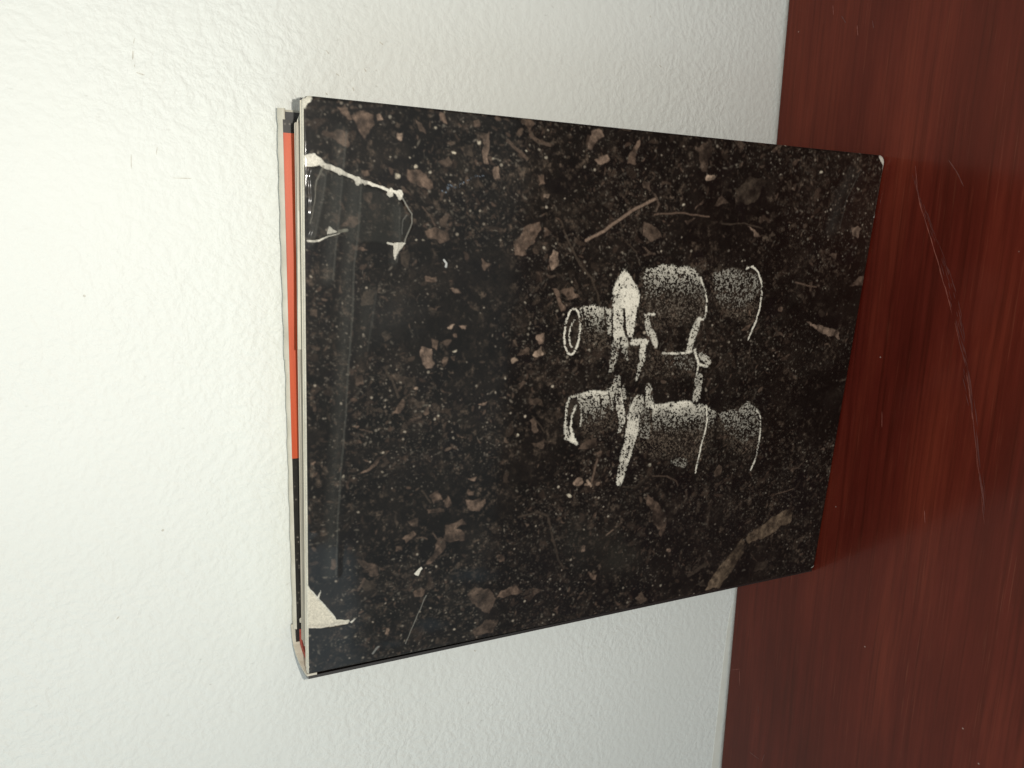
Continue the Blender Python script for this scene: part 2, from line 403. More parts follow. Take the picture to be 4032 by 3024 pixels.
tone = 0.35 + 1.0 * np.clip((fbm(26, 5, .62) - .30) / .5, 0, 1) ** 1.6
IMG[:] = np.array([0.0095, 0.0076, 0.0062]) * tone[..., None]
crumb = fbm(95, 4, .75); crumb = (crumb - crumb.mean()) / crumb.std()
zone = np.clip((fbm(16, 3) - .30) / .4, .15, 1)
IMG += np.array([0.023, 0.0178, 0.0140]) * (np.clip(crumb - .35, 0, 3) ** 1.4 * zone)[..., None]
IMG *= (0.55 + 0.9 * fine1)[..., None]

def blend(sl, a, col):
    IMG[sl] = IMG[sl] * (1 - a[..., None]) + np.asarray(col) * a[..., None]

def bbox(x0, x1, y0, y1):
    x0 = max(int(x0), 0); y0 = max(int(y0), 0); x1 = min(int(x1) + 1, NX); y1 = min(int(y1) + 1, NY)
    return x0, x1, y0, y1
def inside(P, X, Y):
    c = np.zeros(X.shape, bool); n = len(P)
    for i in range(n):
        x1, y1 = P[i]; x2, y2 = P[(i + 1) % n]
        if y1 == y2: continue
        k = ((y1 > Y) != (y2 > Y)) & (X < (x2 - x1) * (Y - y1) / (y2 - y1) + x1)
        c ^= k
    return c
def poly_mask(P, warp=6.0, soft=True, pad=6):
    x0, x1, y0, y1 = bbox(P[:, 0].min() - pad, P[:, 0].max() + pad, P[:, 1].min() - pad, P[:, 1].max() + pad)
    if x1 <= x0 or y1 <= y0: return None
    sl = (slice(y0, y1), slice(x0, x1))
    X, Y = np.meshgrid(np.arange(x0, x1), np.arange(y0, y1))
    acc = 0
    offs = ((-.3, -.3), (.3, -.3), (-.3, .3), (.3, .3)) if soft else ((0, 0),)
    for ox, oy in offs:
        acc = acc + inside(P, X + ox + warp * warpx[sl], Y + oy + warp * warpy[sl])
    return sl, acc / len(offs)
def stroke_mask(P, w, warp=3.0):
    w = np.broadcast_to(np.asarray(w, float), (len(P),))
    pad = w.max() + 4
    x0, x1, y0, y1 = bbox(P[:, 0].min() - pad, P[:, 0].max() + pad, P[:, 1].min() - pad, P[:, 1].max() + pad)
    if x1 <= x0 or y1 <= y0: return None
    sl = (slice(y0, y1), slice(x0, x1))
    X, Y = np.meshgrid(np.arange(x0, x1).astype(float), np.arange(y0, y1).astype(float))
    X = X + warp * warpx[sl]; Y = Y + warp * warpy[sl]
    best = np.full(X.shape, -9.0)
    for i in range(len(P) - 1):
        a, c = P[i], P[i + 1]; d = c - a; l2 = d @ d + 1e-9
        t = np.clip(((X - a[0]) * d[0] + (Y - a[1]) * d[1]) / l2, 0, 1)
        dist = np.hypot(X - a[0] - t * d[0], Y - a[1] - t * d[1])
        best = np.maximum(best, (w[i] * (1 - t) + w[i + 1] * t) / 2 - dist)
    return sl, best
GS = NX / 2000.0   # rough grid cells per traced pixel

# loose matter: fibres and scraps
def scatter(n, smin, smax, elong, cols, amin, amax, wantpatch):
    for _ in range(n):
        for _try in range(4):
            x = rng.uniform(0, NX); y = rng.uniform(0, NY)
            if patch[min(int(y), NY - 1), min(int(x), NX - 1)] > wantpatch + rng.normal(0, .08): break
        s = (smin + (smax - smin) * rng.random() ** 2.0) * Q
        e = rng.uniform(*elong); th = rng.uniform(0, math.pi)
        r = int(s * 1.3 + 2)
        x0, x1, y0, y1 = bbox(x - r, x + r, y - r, y + r)
        if x1 <= x0 or y1 <= y0: continue
        sl = (slice(y0, y1), slice(x0, x1))
        X, Y = np.meshgrid(np.arange(x0, x1) - x, np.arange(y0, y1) - y)
        ca, sa = math.cos(th), math.sin(th)
        a = (X * ca + Y * sa); b_ = (-X * sa + Y * ca) + 0.04 * rng.normal() * a * a
        d = np.sqrt((a / s) ** 2 + (b_ / (s * e)) ** 2) + (warpx[sl] * 1.4 if s > 3 * Q else 0)
        al = np.clip((1 - d) * min(s * e, 3) + .35, 0, 1) * rng.uniform(amin, amax)
        c = cols[rng.integers(len(cols))] * rng.uniform(.6, 1.3)
        if s > 3.5 * Q: c = c * (0.7 + 0.6 * (fine1[sl] + .6 * warpy[sl]))[..., None]
        blend(sl, al, c)
brown = np.array([[.050, .036, .028], [.065, .045, .035], [.038, .029, .023], [.075, .055, .043]])
grey = np.array([[.07, .064, .055], [.11, .10, .085], [.15, .135, .115], [.05, .045, .04]])
black = np.array([[.004, .003, .003], [.006, .005, .004]])
scatter(320, 6, 30, (.3, .9), black, .4, .9, .35)
scatter(900, 2.5, 8, (.22, .7), brown * .8, .2, .6, .46)
scatter(3400, 1.4, 4.2, (.14, .5), brown * 1.15, .3, .85, .42)
scatter(5200, 1.0, 3.2, (.14, .5), grey * .75, .25, .9, .40)
scatter(9000, .55, 1.1, (.5, 1.0), grey * 1.1, .2, .9, .42)
scatter(1500, .8, 1.9, (.45, 1.0), grey * 2.1, .4, 1.0, .44)

LB = (.110, .079, .062); LM = (.072, .053, .042); LD = (.042, .033, .026); LL = (.19, .140, .112); LP = (.28, .215, .172); WH = (.62, .58, .49); SM = (.125, .094, .068)
def norm01(f): return np.clip((f - np.percentile(f, 3)) / (np.percentile(f, 97) - np.percentile(f, 3)), 0, 1)
melt = norm01(fbm(34, 4, .6)); melt2 = norm01(fbm(75, 3, .7))
def leaf(tr, pts, col, a=.92):
    P = to_grid(tr(pts))
    r = poly_mask(P, 10.0)
    if r is None: return
    sl, mk = r
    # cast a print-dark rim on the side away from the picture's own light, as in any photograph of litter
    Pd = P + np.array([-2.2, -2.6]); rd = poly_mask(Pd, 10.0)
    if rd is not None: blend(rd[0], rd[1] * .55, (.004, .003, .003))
    x0 = sl[1].start; y0 = sl[0].start
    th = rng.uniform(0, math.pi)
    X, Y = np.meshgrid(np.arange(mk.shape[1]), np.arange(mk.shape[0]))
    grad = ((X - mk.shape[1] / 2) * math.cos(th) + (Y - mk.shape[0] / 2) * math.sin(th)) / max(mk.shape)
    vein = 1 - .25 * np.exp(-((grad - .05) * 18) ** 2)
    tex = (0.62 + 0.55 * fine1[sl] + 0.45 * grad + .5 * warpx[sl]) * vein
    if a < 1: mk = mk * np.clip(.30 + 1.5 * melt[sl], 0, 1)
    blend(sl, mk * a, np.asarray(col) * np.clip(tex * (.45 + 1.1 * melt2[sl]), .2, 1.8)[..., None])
def dot(tr, x, y, r, col):
    col = tuple(np.minimum(col, (.40, .37, .31)))
    k = [(x + r * math.cos(i * math.pi / 5), y + r * .9 * math.sin(i * math.pi / 5)) for i in range(10)]
    leaf(tr, k, col, 1.0)
def twig(tr, pts, w, col, a=.9):
    P = to_grid(tr(pts))
    k = (tr([(1, 0)])[0][0] - tr([(0, 0)])[0][0]) * GS * 1.05
    r = stroke_mask(P, w * k)
    if r is None: return
    sl, d = r
    blend(sl, np.clip(d + .5, 0, 1) * a, np.asarray(col) * (0.6 + .7 * fine1[sl])[..., None])

for pts, c in [
    ([(410,190),(520,150),(610,190),(615,290),(580,380),(550,430),(500,390),(440,290)], LB), ([(290,150),(380,130),(415,230),(380,230)], LB),
    ([(150,370),(300,330),(340,360),(400,460),(370,475),(220,400)], LB), ([(635,205),(675,200),(690,250),(645,262)], LL), ([(830,365),(880,360),(870,425),(825,405)], LP),
    ([(895,680),(960,700),(1060,710),(1110,770),(1140,840),(1080,865),(980,790),(905,770)], LB), ([(1545,370),(1612,340),(1612,640),(1560,630)], LL),
    ([(1180,200),(1220,198),(1245,285),(1165,250)], LB), ([(1890,260),(1960,238),(2030,290),(1980,345),(1910,290)], LB), ([(1640,690),(1700,655),(1720,785),(1690,760)], LL),
    ([(2040,728),(2072,730),(2088,800),(2058,815)], LB), ([(1070,1220),(1150,1195),(1255,1230),(1275,1300),(1200,1335),(1100,1290)], LB),
    ([(1820,1300),(1930,1190),(2050,1140),(2062,1210),(1990,1330),(1930,1370),(1940,1410),(1850,1425),(1820,1350)], LB), ([(2085,1190),(2170,1220),(2110,1262)], LB),
    ([(1538,1450),(1612,1510),(1560,1565),(1533,1540)], LB), ([(2120,1500),(2180,1370),(2215,1400),(2215,1530),(2150,1560)], LL), ([(1190,1110),(1230,1060),(1280,1070),(1240,1120),(1252,1185),(1200,1170)], LM),
    ([(850,830),(900,850),(955,905),(870,880)], LM), ([(330,1170),(400,1090),(470,1095),(500,1140),(450,1190)], LB), ([(850,1400),(890,1370),(925,1440),(900,1540),(840,1500)], LD),
    ([(420,1330),(520,1350),(560,1385),(450,1380)], LB), ([(500,690),(570,690),(575,730),(530,745)], LB), ([(220,610),(310,580),(325,640),(270,650)], LM), ([(745,690),(820,690),(830,715)], LM),
    ([(1380,470),(1470,450),(1475,560),(1410,560)], LD), ([(1180,620),(1280,560),(1310,620),(1240,660)], LM), ([(1475,250),(1530,250),(1530,310),(1480,310)], LB), ([(540,870),(610,880),(590,960),(530,930)], LM),
    ([(980,240),(1030,260),(1060,380),(1020,360)], LM), ([(2100,900),(2140,895),(2135,935),(2100,930)], LP), ([(1600,560),(1650,590),(1640,620)], LM), ([(1070,1620),(1140,1600),(1150,1659),(1070,1659)], LB)]:
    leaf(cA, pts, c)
twig(cA, [(1780,430),(1850,500),(1950,590)], 22, LM); twig(cA, [(1040,1010),(1100,1080),(1150,1170)], 8, LM); twig(cA, [(1980,380),(2050,440),(2150,470)], 26, LM)
for x, y, r in [(980,672,20), (808,745,24), (1092,690,12), (1525,440,12), (1650,600,10), (1930,520,10), (2110,570,12), (1320,525,10), (1140,320,12), (920,580,9), (750,560,9), (1050,1295,11), (980,1290,9)]:
    dot(cA, x, y, r, WH)
for pts, c in [
    ([(870,490),(935,500),(955,600),(930,640),(880,648),(843,560)], LL), ([(1062,58),(1100,60),(1138,108),(1090,95)], LL), ([(1870,80),(1950,68),(2000,120),(1940,138)], LB), ([(1800,60),(1840,80),(1908,215),(1878,232)], LB),
    ([(920,205),(992,200),(970,232)], LB), ([(1043,352),(1090,318),(1080,358)], LP), ([(1118,323),(1168,330),(1162,362)], LL), ([(1680,400),(1740,398),(1748,460),(1700,477)], LL), ([(1668,542),(1720,483),(1742,530),(1700,562)], LP),
    ([(1505,560),(1535,548),(1553,585),(1510,602)], LP), ([(1560,505),(1650,500),(1640,540),(1550,545)], LM), ([(930,430),(980,440),(970,500),(940,490)], LB), ([(1000,450),(1062,438),(1050,492)], LM), ([(1010,560),(1043,570),(1020,632),(988,590)], LB),
    ([(1060,560),(1110,558),(1100,602)], LB), ([(1083,390),(1110,388),(1117,415),(1090,418)], LB), ([(1540,770),(1600,738),(1632,750),(1570,802)], LM), ([(1625,870),(1712,890),(1690,912),(1640,900)], LM), ([(1258,902),(1330,880),(1325,910)], LL),
    ([(640,980),(660,930),(730,878),(742,900),(690,970)], LB), ([(780,1010),(852,990),(852,1022),(790,1032)], LM), ([(358,1075),(412,1065),(400,1097)], LB), ([(860,970),(910,918),(917,960),(880,982)], LM),
    ([(415,1405),(500,1340),(600,1250),(622,1243),(520,1355),(450,1402)], LB), ([(1650,1190),(1720,1180),(1760,1170),(1740,1222),(1680,1227)], LM), ([(1985,1222),(2060,1150),(2135,1150),(2135,1212),(2060,1232)], LM),
    ([(2105,1260),(2165,1248),(2155,1325),(2108,1312)], LB), ([(1198,1435),(1265,1428),(1258,1458)], LL), ([(910,1580),(990,1540),(980,1622),(930,1622)], LM), ([(1000,1600),(1050,1568),(1092,1622),(1060,1645)], LB),
    ([(1190,1540),(1245,1528),(1235,1565)], LM), ([(1180,1600),(1320,1590),(1300,1665),(1200,1655)], LB), ([(565,400),(600,370),(645,420),(600,455)], LD), ([(380,700),(430,690),(440,760),(400,765)], LM), ([(700,720),(800,700),(830,770),(740,790)], LD),
    ([(540,60),(500,180),(420,200),(430,90)], LD), ([(1500,60),(1570,55),(1540,120)], LD), ([(1640,1030),(1690,1000),(1700,1090),(1670,1110)], LM), ([(60,220),(110,225),(105,290),(70,270)], LM), ([(60,890),(90,880),(105,950),(80,945)], LM), ([(45,1330),(75,1310),(80,1350)], LB),
    ([(1420,570),(1460,565),(1450,600)], LM), ([(1510,450),(1550,440),(1540,500)], LM), ([(480,920),(560,940),(570,965),(500,960)], LD), ([(1330,880),(1370,870),(1380,940)], LD)]:
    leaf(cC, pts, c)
twig(cC, [(600,660),(650,740),(690,860)], 12, LD); twig(cC, [(2130,1310),(2085,1470)], 16, LB); twig(cC, [(1660,990),(1720,1060),(1750,1110)], 8, LD); twig(cC, [(410,1090),(500,1110)], 6, LM); twig(cC, [(860,1530),(920,1620)], 10, LD)
dot(cC, 1995, 1470, 30, LP); dot(cC, 2060, 1490, 16, LL); dot(cC, 2130, 1475, 16, LL); dot(cC, 1470, 715, 10, WH); dot(cC, 1100, 522, 9, WH); dot(cC, 1930, 1578, 13, WH); dot(cC, 300, 1432, 12, WH); dot(cC, 1550, 1140, 10, WH); dot(cC, 985, 995, 9, WH); dot(cC, 825, 797, 12, LP)
for pts, c in [
    ([(910,90),(990,80),(1000,120),(930,152)], LB), ([(1040,80),(1087,132),(1050,172)], LB), ([(1190,40),(1242,82),(1190,92)], LB), ([(1200,150),(1290,130),(1322,140),(1270,202),(1210,192)], LB), ([(890,190),(1022,180),(1015,212),(905,227)], LB),
    ([(1020,320),(1160,268),(1192,300),(1110,325),(1172,350),(1165,422),(1030,427)], LB), ([(720,400),(800,350),(822,370),(760,432)], LB), ([(750,270),(850,250),(830,322),(770,312)], LM), ([(980,410),(1032,410),(1032,462),(930,592),(888,592),(950,500)], LB),
    ([(385,540),(450,560),(540,600),(562,662),(500,682),(450,620)], LM), ([(400,762),(430,700),(532,740),(500,812)], LD), ([(790,802),(850,770),(892,785),(870,832),(810,842)], LB), ([(1180,810),(1250,750),(1350,760),(1402,850),(1340,962),(1290,930)], LM),
    ([(1408,832),(1450,770),(1560,743),(1602,790),(1520,812)], LB), ([(1660,770),(1722,770),(1680,827)], LL), ([(1408,520),(1450,508),(1463,572),(1420,573)], LB), ([(2060,650),(2132,670),(2110,702)], LM), ([(1818,922),(1862,888),(1850,932)], LB),
    ([(598,1050),(632,1060),(632,1097),(605,1092)], LL), ([(188,560),(232,553),(222,627),(188,622)], LB), ([(1230,1062),(1330,1000),(1412,1000),(1380,1082),(1240,1112)], LM), ([(2088,242),(2127,208),(2110,262)], LM), ([(670,465),(725,470),(725,495),(680,495)], LB),
    ([(640,200),(700,280),(690,330)], LD), ([(840,140),(890,160),(870,195)], LD), ([(1840,180),(1875,185),(1865,215)], LM), ([(2020,455),(2040,455),(2035,500),(2020,495)], LL), ([(1600,295),(1630,295),(1620,315)], LL), ([(960,820),(990,815),(975,842)], LB), ([(1020,740),(1045,735),(1045,790),(1015,785)], LD), ([(1690,770),(1650,800),(1600,815),(1610,780)], LM)]:
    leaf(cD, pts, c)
twig(cD, [(1560,250),(1700,210),(1770,240),(1810,400),(1850,560),(1890,620)], 15, LD); twig(cD, [(940,370),(975,410),(1000,400)], 8, LM); twig(cD, [(820,400),(860,395),(900,410)], 8, LM); twig(cD, [(400,780),(440,700)], 16, LM)
for pts, c in [
    ([(230,270),(285,250),(312,300),(270,320),(235,402),(203,390)], LL), ([(253,462),(320,430),(352,460),(290,502)], LL), ([(540,318),(558,370),(510,440),(522,497),(458,492),(490,400)], LB), ([(568,588),(620,600),(627,662),(580,640)], LM),
    ([(920,370),(1020,340),(1032,420),(990,542),(960,542)], LM), ([(1428,402),(1480,350),(1512,350),(1450,412)], LB), ([(1180,660),(1300,560),(1402,600),(1320,752),(1190,752)], LD), ([(1568,492),(1600,460),(1632,450),(1580,512)], LB),
    ([(580,868),(640,880),(702,980),(620,1002),(568,960)], LM), ([(558,1050),(660,1080),(640,1097),(570,1072)], LM), ([(1268,898),(1300,910),(1362,982),(1330,972)], LL), ([(920,792),(970,718),(978,740),(940,782)], LB), ([(1043,772),(1090,700),(1142,752)], LM),
    ([(1958,930),(2032,910),(2010,982),(1970,962)], LL), ([(1950,1302),(2050,1230),(2057,1300),(1960,1307)], LB), ([(1660,1550),(1880,1600),(1892,1659),(1760,1622)], LL), ([(1440,1570),(1480,1610),(1535,1640),(1470,1635)], LM),
    ([(1220,1612),(1260,1560),(1302,1540),(1270,1600)], LB), ([(20,1340),(90,1318),(147,1370),(70,1387)], LB), ([(1815,1110),(1870,1070),(1860,1120)], LM), ([(1680,1270),(1705,1275),(1700,1340),(1680,1335)], LM), ([(845,860),(920,850),(870,890)], LM), ([(398,235),(502,250),(480,277)], LM),
    ([(1820,700),(1850,690),(1840,760)], LD), ([(1560,640),(1600,620),(1590,660)], LM), ([(1600,1360),(1640,1350),(1660,1420)], LD), ([(0,1350),(60,1440),(55,1475),(20,1440)], LB)]:
    leaf(cB, pts, c)
twig(cB, [(660,715),(480,810),(300,940),(190,1000)], 17, LL); twig(cB, [(650,822),(820,815),(1010,840)], 9, LB); twig(cB, [(20,870),(60,980),(100,1060),(150,1160),(230,1250),(290,1430)], 13, LD); twig(cB, [(450,1000),(530,1080),(550,1160)], 8, LD)
twig(cB, [(1590,1280),(1650,1295),(1730,1310)], 10, LB); twig(cB, [(1100,890),(1250,885),(1370,915)], 9, LD); twig(cB, [(650,690),(680,760),(660,800)], 12, LM); dot(cB, 1022, 580, 31, LP); dot(cB, 845, 768, 13, WH); dot(cB, 1765, 553, 10, WH); dot(cB, 1485, 1460, 17, LB); dot(cB, 2012, 655, 11, WH); dot(cB, 1540, 353, 10, WH)
for pts, c in [
    ([(1690,558),(1708,590),(1680,652),(1540,742),(1470,772),(1385,808),(1363,770),(1380,730),(1450,700),(1560,620),(1640,563)], SM), ([(1352,788),(1352,852),(1300,950),(1200,1092),(1180,1132),(1068,1142),(1110,1060),(1200,950),(1280,840),(1320,778)], SM),
    ([(638,458),(700,500),(760,560),(792,640),(787,700),(740,772),(718,750),(730,710),(690,680),(680,610),(650,540)], LB), ([(1160,238),(1192,250),(1180,312),(1140,332),(1128,290)], LM), ([(1138,372),(1200,360),(1150,412)], LM), ([(1688,267),(1742,258),(1700,287)], LB),
    ([(218,1010),(282,1030),(282,1072),(240,1050)], LB), ([(243,622),(282,588),(270,632)], LB), ([(1430,960),(1532,930),(1520,1002),(1420,1012)], LD), ([(560,1202),(600,1168),(652,1222),(600,1242)], LM), ([(180,815),(202,820),(200,862),(178,858)], LL), ([(1900,120),(1930,110),(1930,135)], LB), ([(920,430),(940,425),(938,500),(922,490)], LM), ([(1000,1110),(1060,1060),(1070,1120)], LD), ([(1250,215),(1290,210),(1280,250)], LD), ([(1400,870),(1450,940),(1420,920)], LM)]:
    leaf(cE, pts, c)
twig(cE, [(690,320),(790,320),(860,360),(870,390)], 11, LM); twig(cE, [(690,320),(660,290),(640,330),(560,400),(470,400)], 9, LD); twig(cE, [(1580,452),(1650,432),(1710,408)], 7, LB); twig(cE, [(950,1042),(1070,962)], 34, LD); twig(cE, [(350,752),(400,712)], 11, LL); twig(cE, [(1740,262),(1800,200)], 5, LM); twig(cE, [(215,352),(242,395)], 16, LP)
dot(cE, 808, 860, 18, LL); dot(cE, 155, 362, 32, LL); dot(cE, 660, 240, 13, WH); dot(cE, 85, 465, 13, WH); dot(cE, 740, 1110, 10, WH); dot(cE, 290, 370, 16, LB)

scatter(2600, .7, 2.2, (.2, .7), black, .4, .9, .3)
scatter(2600, .6, 1.4, (.4, 1.0), grey * .8, .25, .8, .4)
# faint bluish areas; grey and olive film haze painted into the ground
def tint(tr, x, y, rx, ry, col, a):
    P = to_grid(tr([(x, y), (x + rx, y), (x, y + ry)]))
    X, Y = np.meshgrid(np.arange(NX), np.arange(NY))
    A = np.stack([P[1] - P[0], P[2] - P[0]], 1); Ai = np.linalg.inv(A)
    q = (X - P[0][0])[..., None] * Ai[:, 0] + (Y - P[0][1])[..., None] * Ai[:, 1]
    d = np.hypot(q[..., 0], q[..., 1]) + .8 * warpx
    blend((slice(None), slice(None)), np.clip(1.25 - d, 0, 1) * a, col)
tint(cD, 1250, 670, 190, 55, (.010, .014, .018), .6); tint(cD, 920, 1030, 120, 50, (.010, .014, .018), .6); tint(cD, 640, 1170, 110, 28, (.010, .014, .018), .6)
tint(cE, 430, 900, 150, 170, (.022, .022, .018), .5); tint(cE, 150, 800, 160, 200, (.022, .022, .019), .4); tint(cC, 600, 260, 280, 200, (.030, .030, .030), .28); tint(cE, 1000, 600, 400, 420, (.004, .003, .003), .35)
tint(cD, 1730, 560, 170, 120, (.004, .003, .003), .6)

IMG *= np.array([1.03, .96, .87])
pI = np.pad(IMG, ((1, 1), (1, 1), (0, 0)), mode='edge')
IMG[:] = .45 * IMG + .55 * (pI[:-2, 1:-1] + pI[2:, 1:-1] + pI[1:-1, :-2] + pI[1:-1, 2:]) / 4
# ---- the binoculars, printed as pale stipple
uneven = fbm(45, 3, .7)
BIN = np.zeros((NY, NX)); DARK = np.zeros((NY, NX))
def bpoly(pts, d0, d1=None, axis=(0, 1), warp=5.0, feather=3):
    P = to_grid(cN(pts)); r = poly_mask(P, warp, pad=10)
    sl, mk = r
    for _ in range(feather):
        p = np.pad(mk, 1, mode='edge'); mk = (p[:-2, 1:-1] + p[2:, 1:-1] + p[1:-1, :-2] + p[1:-1, 2:] + 2 * mk) / 6
    d = d0
    if d1 is not None:
        # picture-down runs along -column of the cover grid, picture-right along -row
        X, Y = np.meshgrid(np.linspace(0, 1, mk.shape[1]), np.linspace(1, 0, mk.shape[0]))
        t = (1 - X) if axis == (0, 1) else Y
        d = np.clip(d0 + (d1 - d0) * np.clip(t, 0, 1) ** .68, 0, 1)
    DARK[sl] = np.maximum(DARK[sl], np.clip(mk * 1.2, 0, 1) * .6)
    BIN[sl] = np.maximum(BIN[sl], mk * d * np.clip(.62 + .75 * uneven[sl], 0, 1.1))
def bline(pts, w, d, warp=2.5):
    P = to_grid(cN(pts)); w = np.asarray(w, float) * .6028 * GS * 1.08
    sl, b_ = stroke_mask(P, w, warp)
    wm = max(np.max(w) / 2, 1)
    a = np.clip(b_ / min(wm, 3.0) + .45, 0, 1)
    BIN[sl] = np.maximum(BIN[sl], a * d * np.clip(.45 + 1.0 * uneven[sl], 0, 1.05))
def bdark(pts):
    sl, mk = poly_mask(to_grid(cN(pts)), 3.0); BIN[sl] *= (1 - .9 * mk); DARK[sl] = np.maximum(DARK[sl], mk)
bpoly([(690,150),(1100,150),(1150,400),(1140,500),(760,470)], .12)
bpoly([(745,160),(850,138),(1000,148),(1062,170),(1115,250),(1132,320),(1138,400),(1000,440),(760,420),(715,260)], 1.12, -.15, feather=5)
bpoly([(1175,190),(1300,162),(1465,200),(1492,300),(1400,412),(1260,425),(1195,350)], .62, .16, feather=9)
bpoly([(305,415),(400,393),(525,430),(532,500),(525,600),(470,610),(420,600),(320,620),(318,480)], 1.25, -.1, feather=4)
bpoly([(480,440),(522,440),(525,600),(490,600)], .66)
bpoly([(525,380),(590,400),(600,560),(630,670),(560,690),(525,600)], .82)
bline([(545,650),(535,740),(512,835)], [60, 50, 24], .62); bline([(600,690),(620,760)], [50, 24], .45)
bpoly([(600,155),(650,215),(690,285),(708,335),(692,410),(672,500),(658,612),(618,605),(603,480),(578,420),(523,400),(522,310),(548,240),(578,190)], .90)
bpoly([(610,280),(690,290),(700,360),(660,430),(600,380)], 1.0, warp=8)
bdark([(590,420),(606,420),(618,600),(596,560)])
ring = lambda cx, cy, rx, ry, a0, a1, tl=.08, n=26: [(cx + rx * math.cos(a0 + (a1 - a0) * i / n) - tl * ry * math.sin(a0 + (a1 - a0) * i / n), cy + ry * math.sin(a0 + (a1 - a0) * i / n)) for i in range(n + 1)]
bdark(ring(262, 572, 50, 140, 0, 6.28))
bline(ring(262, 572, 50, 148, 0, 6.283), 15, .92); bline(ring(278, 585, 34, 92, 1.9, 4.6), 12, .78)
bline([(1098,225),(1130,300),(1141,380),(1136,450),(1118,495),(1083,490)], 16, 1.0)
bline([(1398,160),(1440,150),(1475,185),(1496,250),(1500,320),(1486,420),(1460,500),(1410,625)], 15, 1.0)
bline([(738,462),(797,460)], 20, .92); bline([(745,470),(762,560),(790,600),(808,665)], [36, 46, 50, 34], .80)
bline([(655,640),(742,640)], 42, .86); bline([(722,650),(715,760),(680,885)], [44, 46, 18], .86)
bline([(855,715),(1000,715),(1040,700)], 18, .95); bpoly([(860,730),(1060,730),(1060,830),(870,810)], .22)
bline([(1088,490),(1062,560),(1022,695)], [36, 52, 46], .80); bline([(1060,690),(1085,790),(1142,797)], 22, .95); bline([(1105,730),(1150,770)], 50, .70)
bline([(1085,800),(1075,850),(1062,900)], 15, .9); bline([(1092,870),(1085,930),(1072,1010)], [52, 58, 60], .80)
# second tube
bpoly([(278,985),(380,958),(490,962),(502,1000),(485,1120),(440,1170),(335,1200),(312,1090)], 1.2, 0)
bdark(ring(262, 1150, 46, 140, 0, 6.28))
bline([(285,990),(240,1010),(222,1080),(216,1180),(230,1260),(292,1305)], [18, 16, 18, 22, 40, 22], .9); bline([(282,1060),(258,1120),(250,1200),(272,1285)], [18, 12, 18, 34], .95)
bline([(318,1010),(325,1090),(315,1190)], 14, .7)
bline([(558,875),(545,950),(570,1060),(588,1150),(565,1225)], [40, 76, 66, 50, 26], .82); bline([(500,960),(522,1080)], [40, 26], .66); bline([(592,930),(602,1005)], 26, .66)
bpoly([(640,1000),(740,1010),(760,1070),(772,1200),(760,1270),(660,1270),(620,1180)], .34)
bline([(692,1030),(660,1130),(650,1240),(602,1400),(566,1562)], [92, 88, 92, 74, 50], .86, 4.0)
bline([(758,935),(765,1052)], [50, 64], .78)
bpoly([(780,1050),(870,1038),(1000,1025),(1130,1055),(1195,1085),(1200,1140),(1130,1260),(1000,1290),(780,1295)], 1.38, -.2, feather=4)
bline([(1132,1065),(1142,1150),(1126,1230),(1100,1330),(1065,1492)], 14, 1.0)
bpoly([(1210,1108),(1340,1078),(1400,1025),(1462,1068),(1488,1120),(1472,1252),(1380,1312),(1265,1222)], .80, .12, feather=7)
bline([(1462,1088),(1487,1130),(1487,1230),(1472,1330),(1450,1420),(1424,1475)], 15, .98)
bline([(930,1415),(985,1430)], 70, .32)
for pts in ([(330,420),(338,520),(335,610)], [(472,425),(480,520),(484,600)], [(520,440),(526,530),(524,600)], [(440,985),(452,1060),(440,1150)], [(498,975),(512,1060)], [(535,1000),(548,1110),(560,1200)], [(716,300),(722,420)], [(1180,190),(1165,280),(1180,360)], [(1205,1090),(1215,1150),(1225,1200)], [(772,1080),(778,1180),(770,1260)]):
    P = to_grid(cN(pts)); sl, d = stroke_mask(P, 11 * .6028 * GS, 2.5); BIN[sl] *= 1 - .75 * np.clip(d + .5, 0, 1)
IMG *= (1 - .62 * DARK)[..., None]
IMG += np.array([.034, .026, .019]) * (DARK * (1 - np.clip(BIN, 0, 1)) * melt2)[..., None]
wn = rng.random((NY, NX)); pw = np.pad(wn, 1, mode='edge')
wn = (pw[:-2, 1:-1] + pw[2:, 1:-1] + pw[1:-1, :-2] + pw[1:-1, 2:] + 2 * wn) / 6
grain = .8 * (fine1 - fine1.mean()) / fine1.std() + (wn - wn.mean()) / wn.std()
order = np.argsort(np.argsort(grain.ravel())).reshape(grain.shape) / grain.size      # flat histogram
al = np.clip((BIN * .98 - order) * 3.4 + .40, 0, 1) * np.clip(BIN * 5 - .15, 0, 1)
BODY = np.zeros((NY, NX))
for pts, a_ in (([(720,180),(860,140),(1050,165),(1130,300),(1140,440),(1080,500),(800,560),(690,520)], .8), ([(1160,200),(1300,160),(1470,190),(1500,320),(1440,520),(1260,470),(1180,360)], .9),
               ([(310,410),(520,430),(540,700),(400,690),(320,640)], .8), ([(600,620),(700,600),(760,700),(1070,720),(1060,860),(700,880),(560,800)], .6),
               ([(300,985),(500,960),(580,1180),(440,1240),(320,1230)], .8), ([(600,1000),(780,1040),(1190,1090),(1180,1250),(1100,1400),(800,1400),(640,1320)], 1.0),
               ([(1200,1110),(1400,1040),(1490,1130),(1470,1330),(1380,1400),(1250,1280)], .9)):
    sl, mk = poly_mask(to_grid(cN(pts)), 6.0, pad=24)
    for _ in range(26):
        p = np.pad(mk, 1, mode='edge'); mk = (p[:-2, 1:-1] + p[2:, 1:-1] + p[1:-1, :-2] + p[1:-1, 2:] + 2 * mk) / 6
    BODY[sl] = np.maximum(BODY[sl], mk * a_)
IMG += np.array([.085, .065, .047]) * (BODY * np.clip(1.0 - 1.7 * order, 0, 1) ** 1.2)[..., None]
cream_p = np.array([.68, .63, .525])
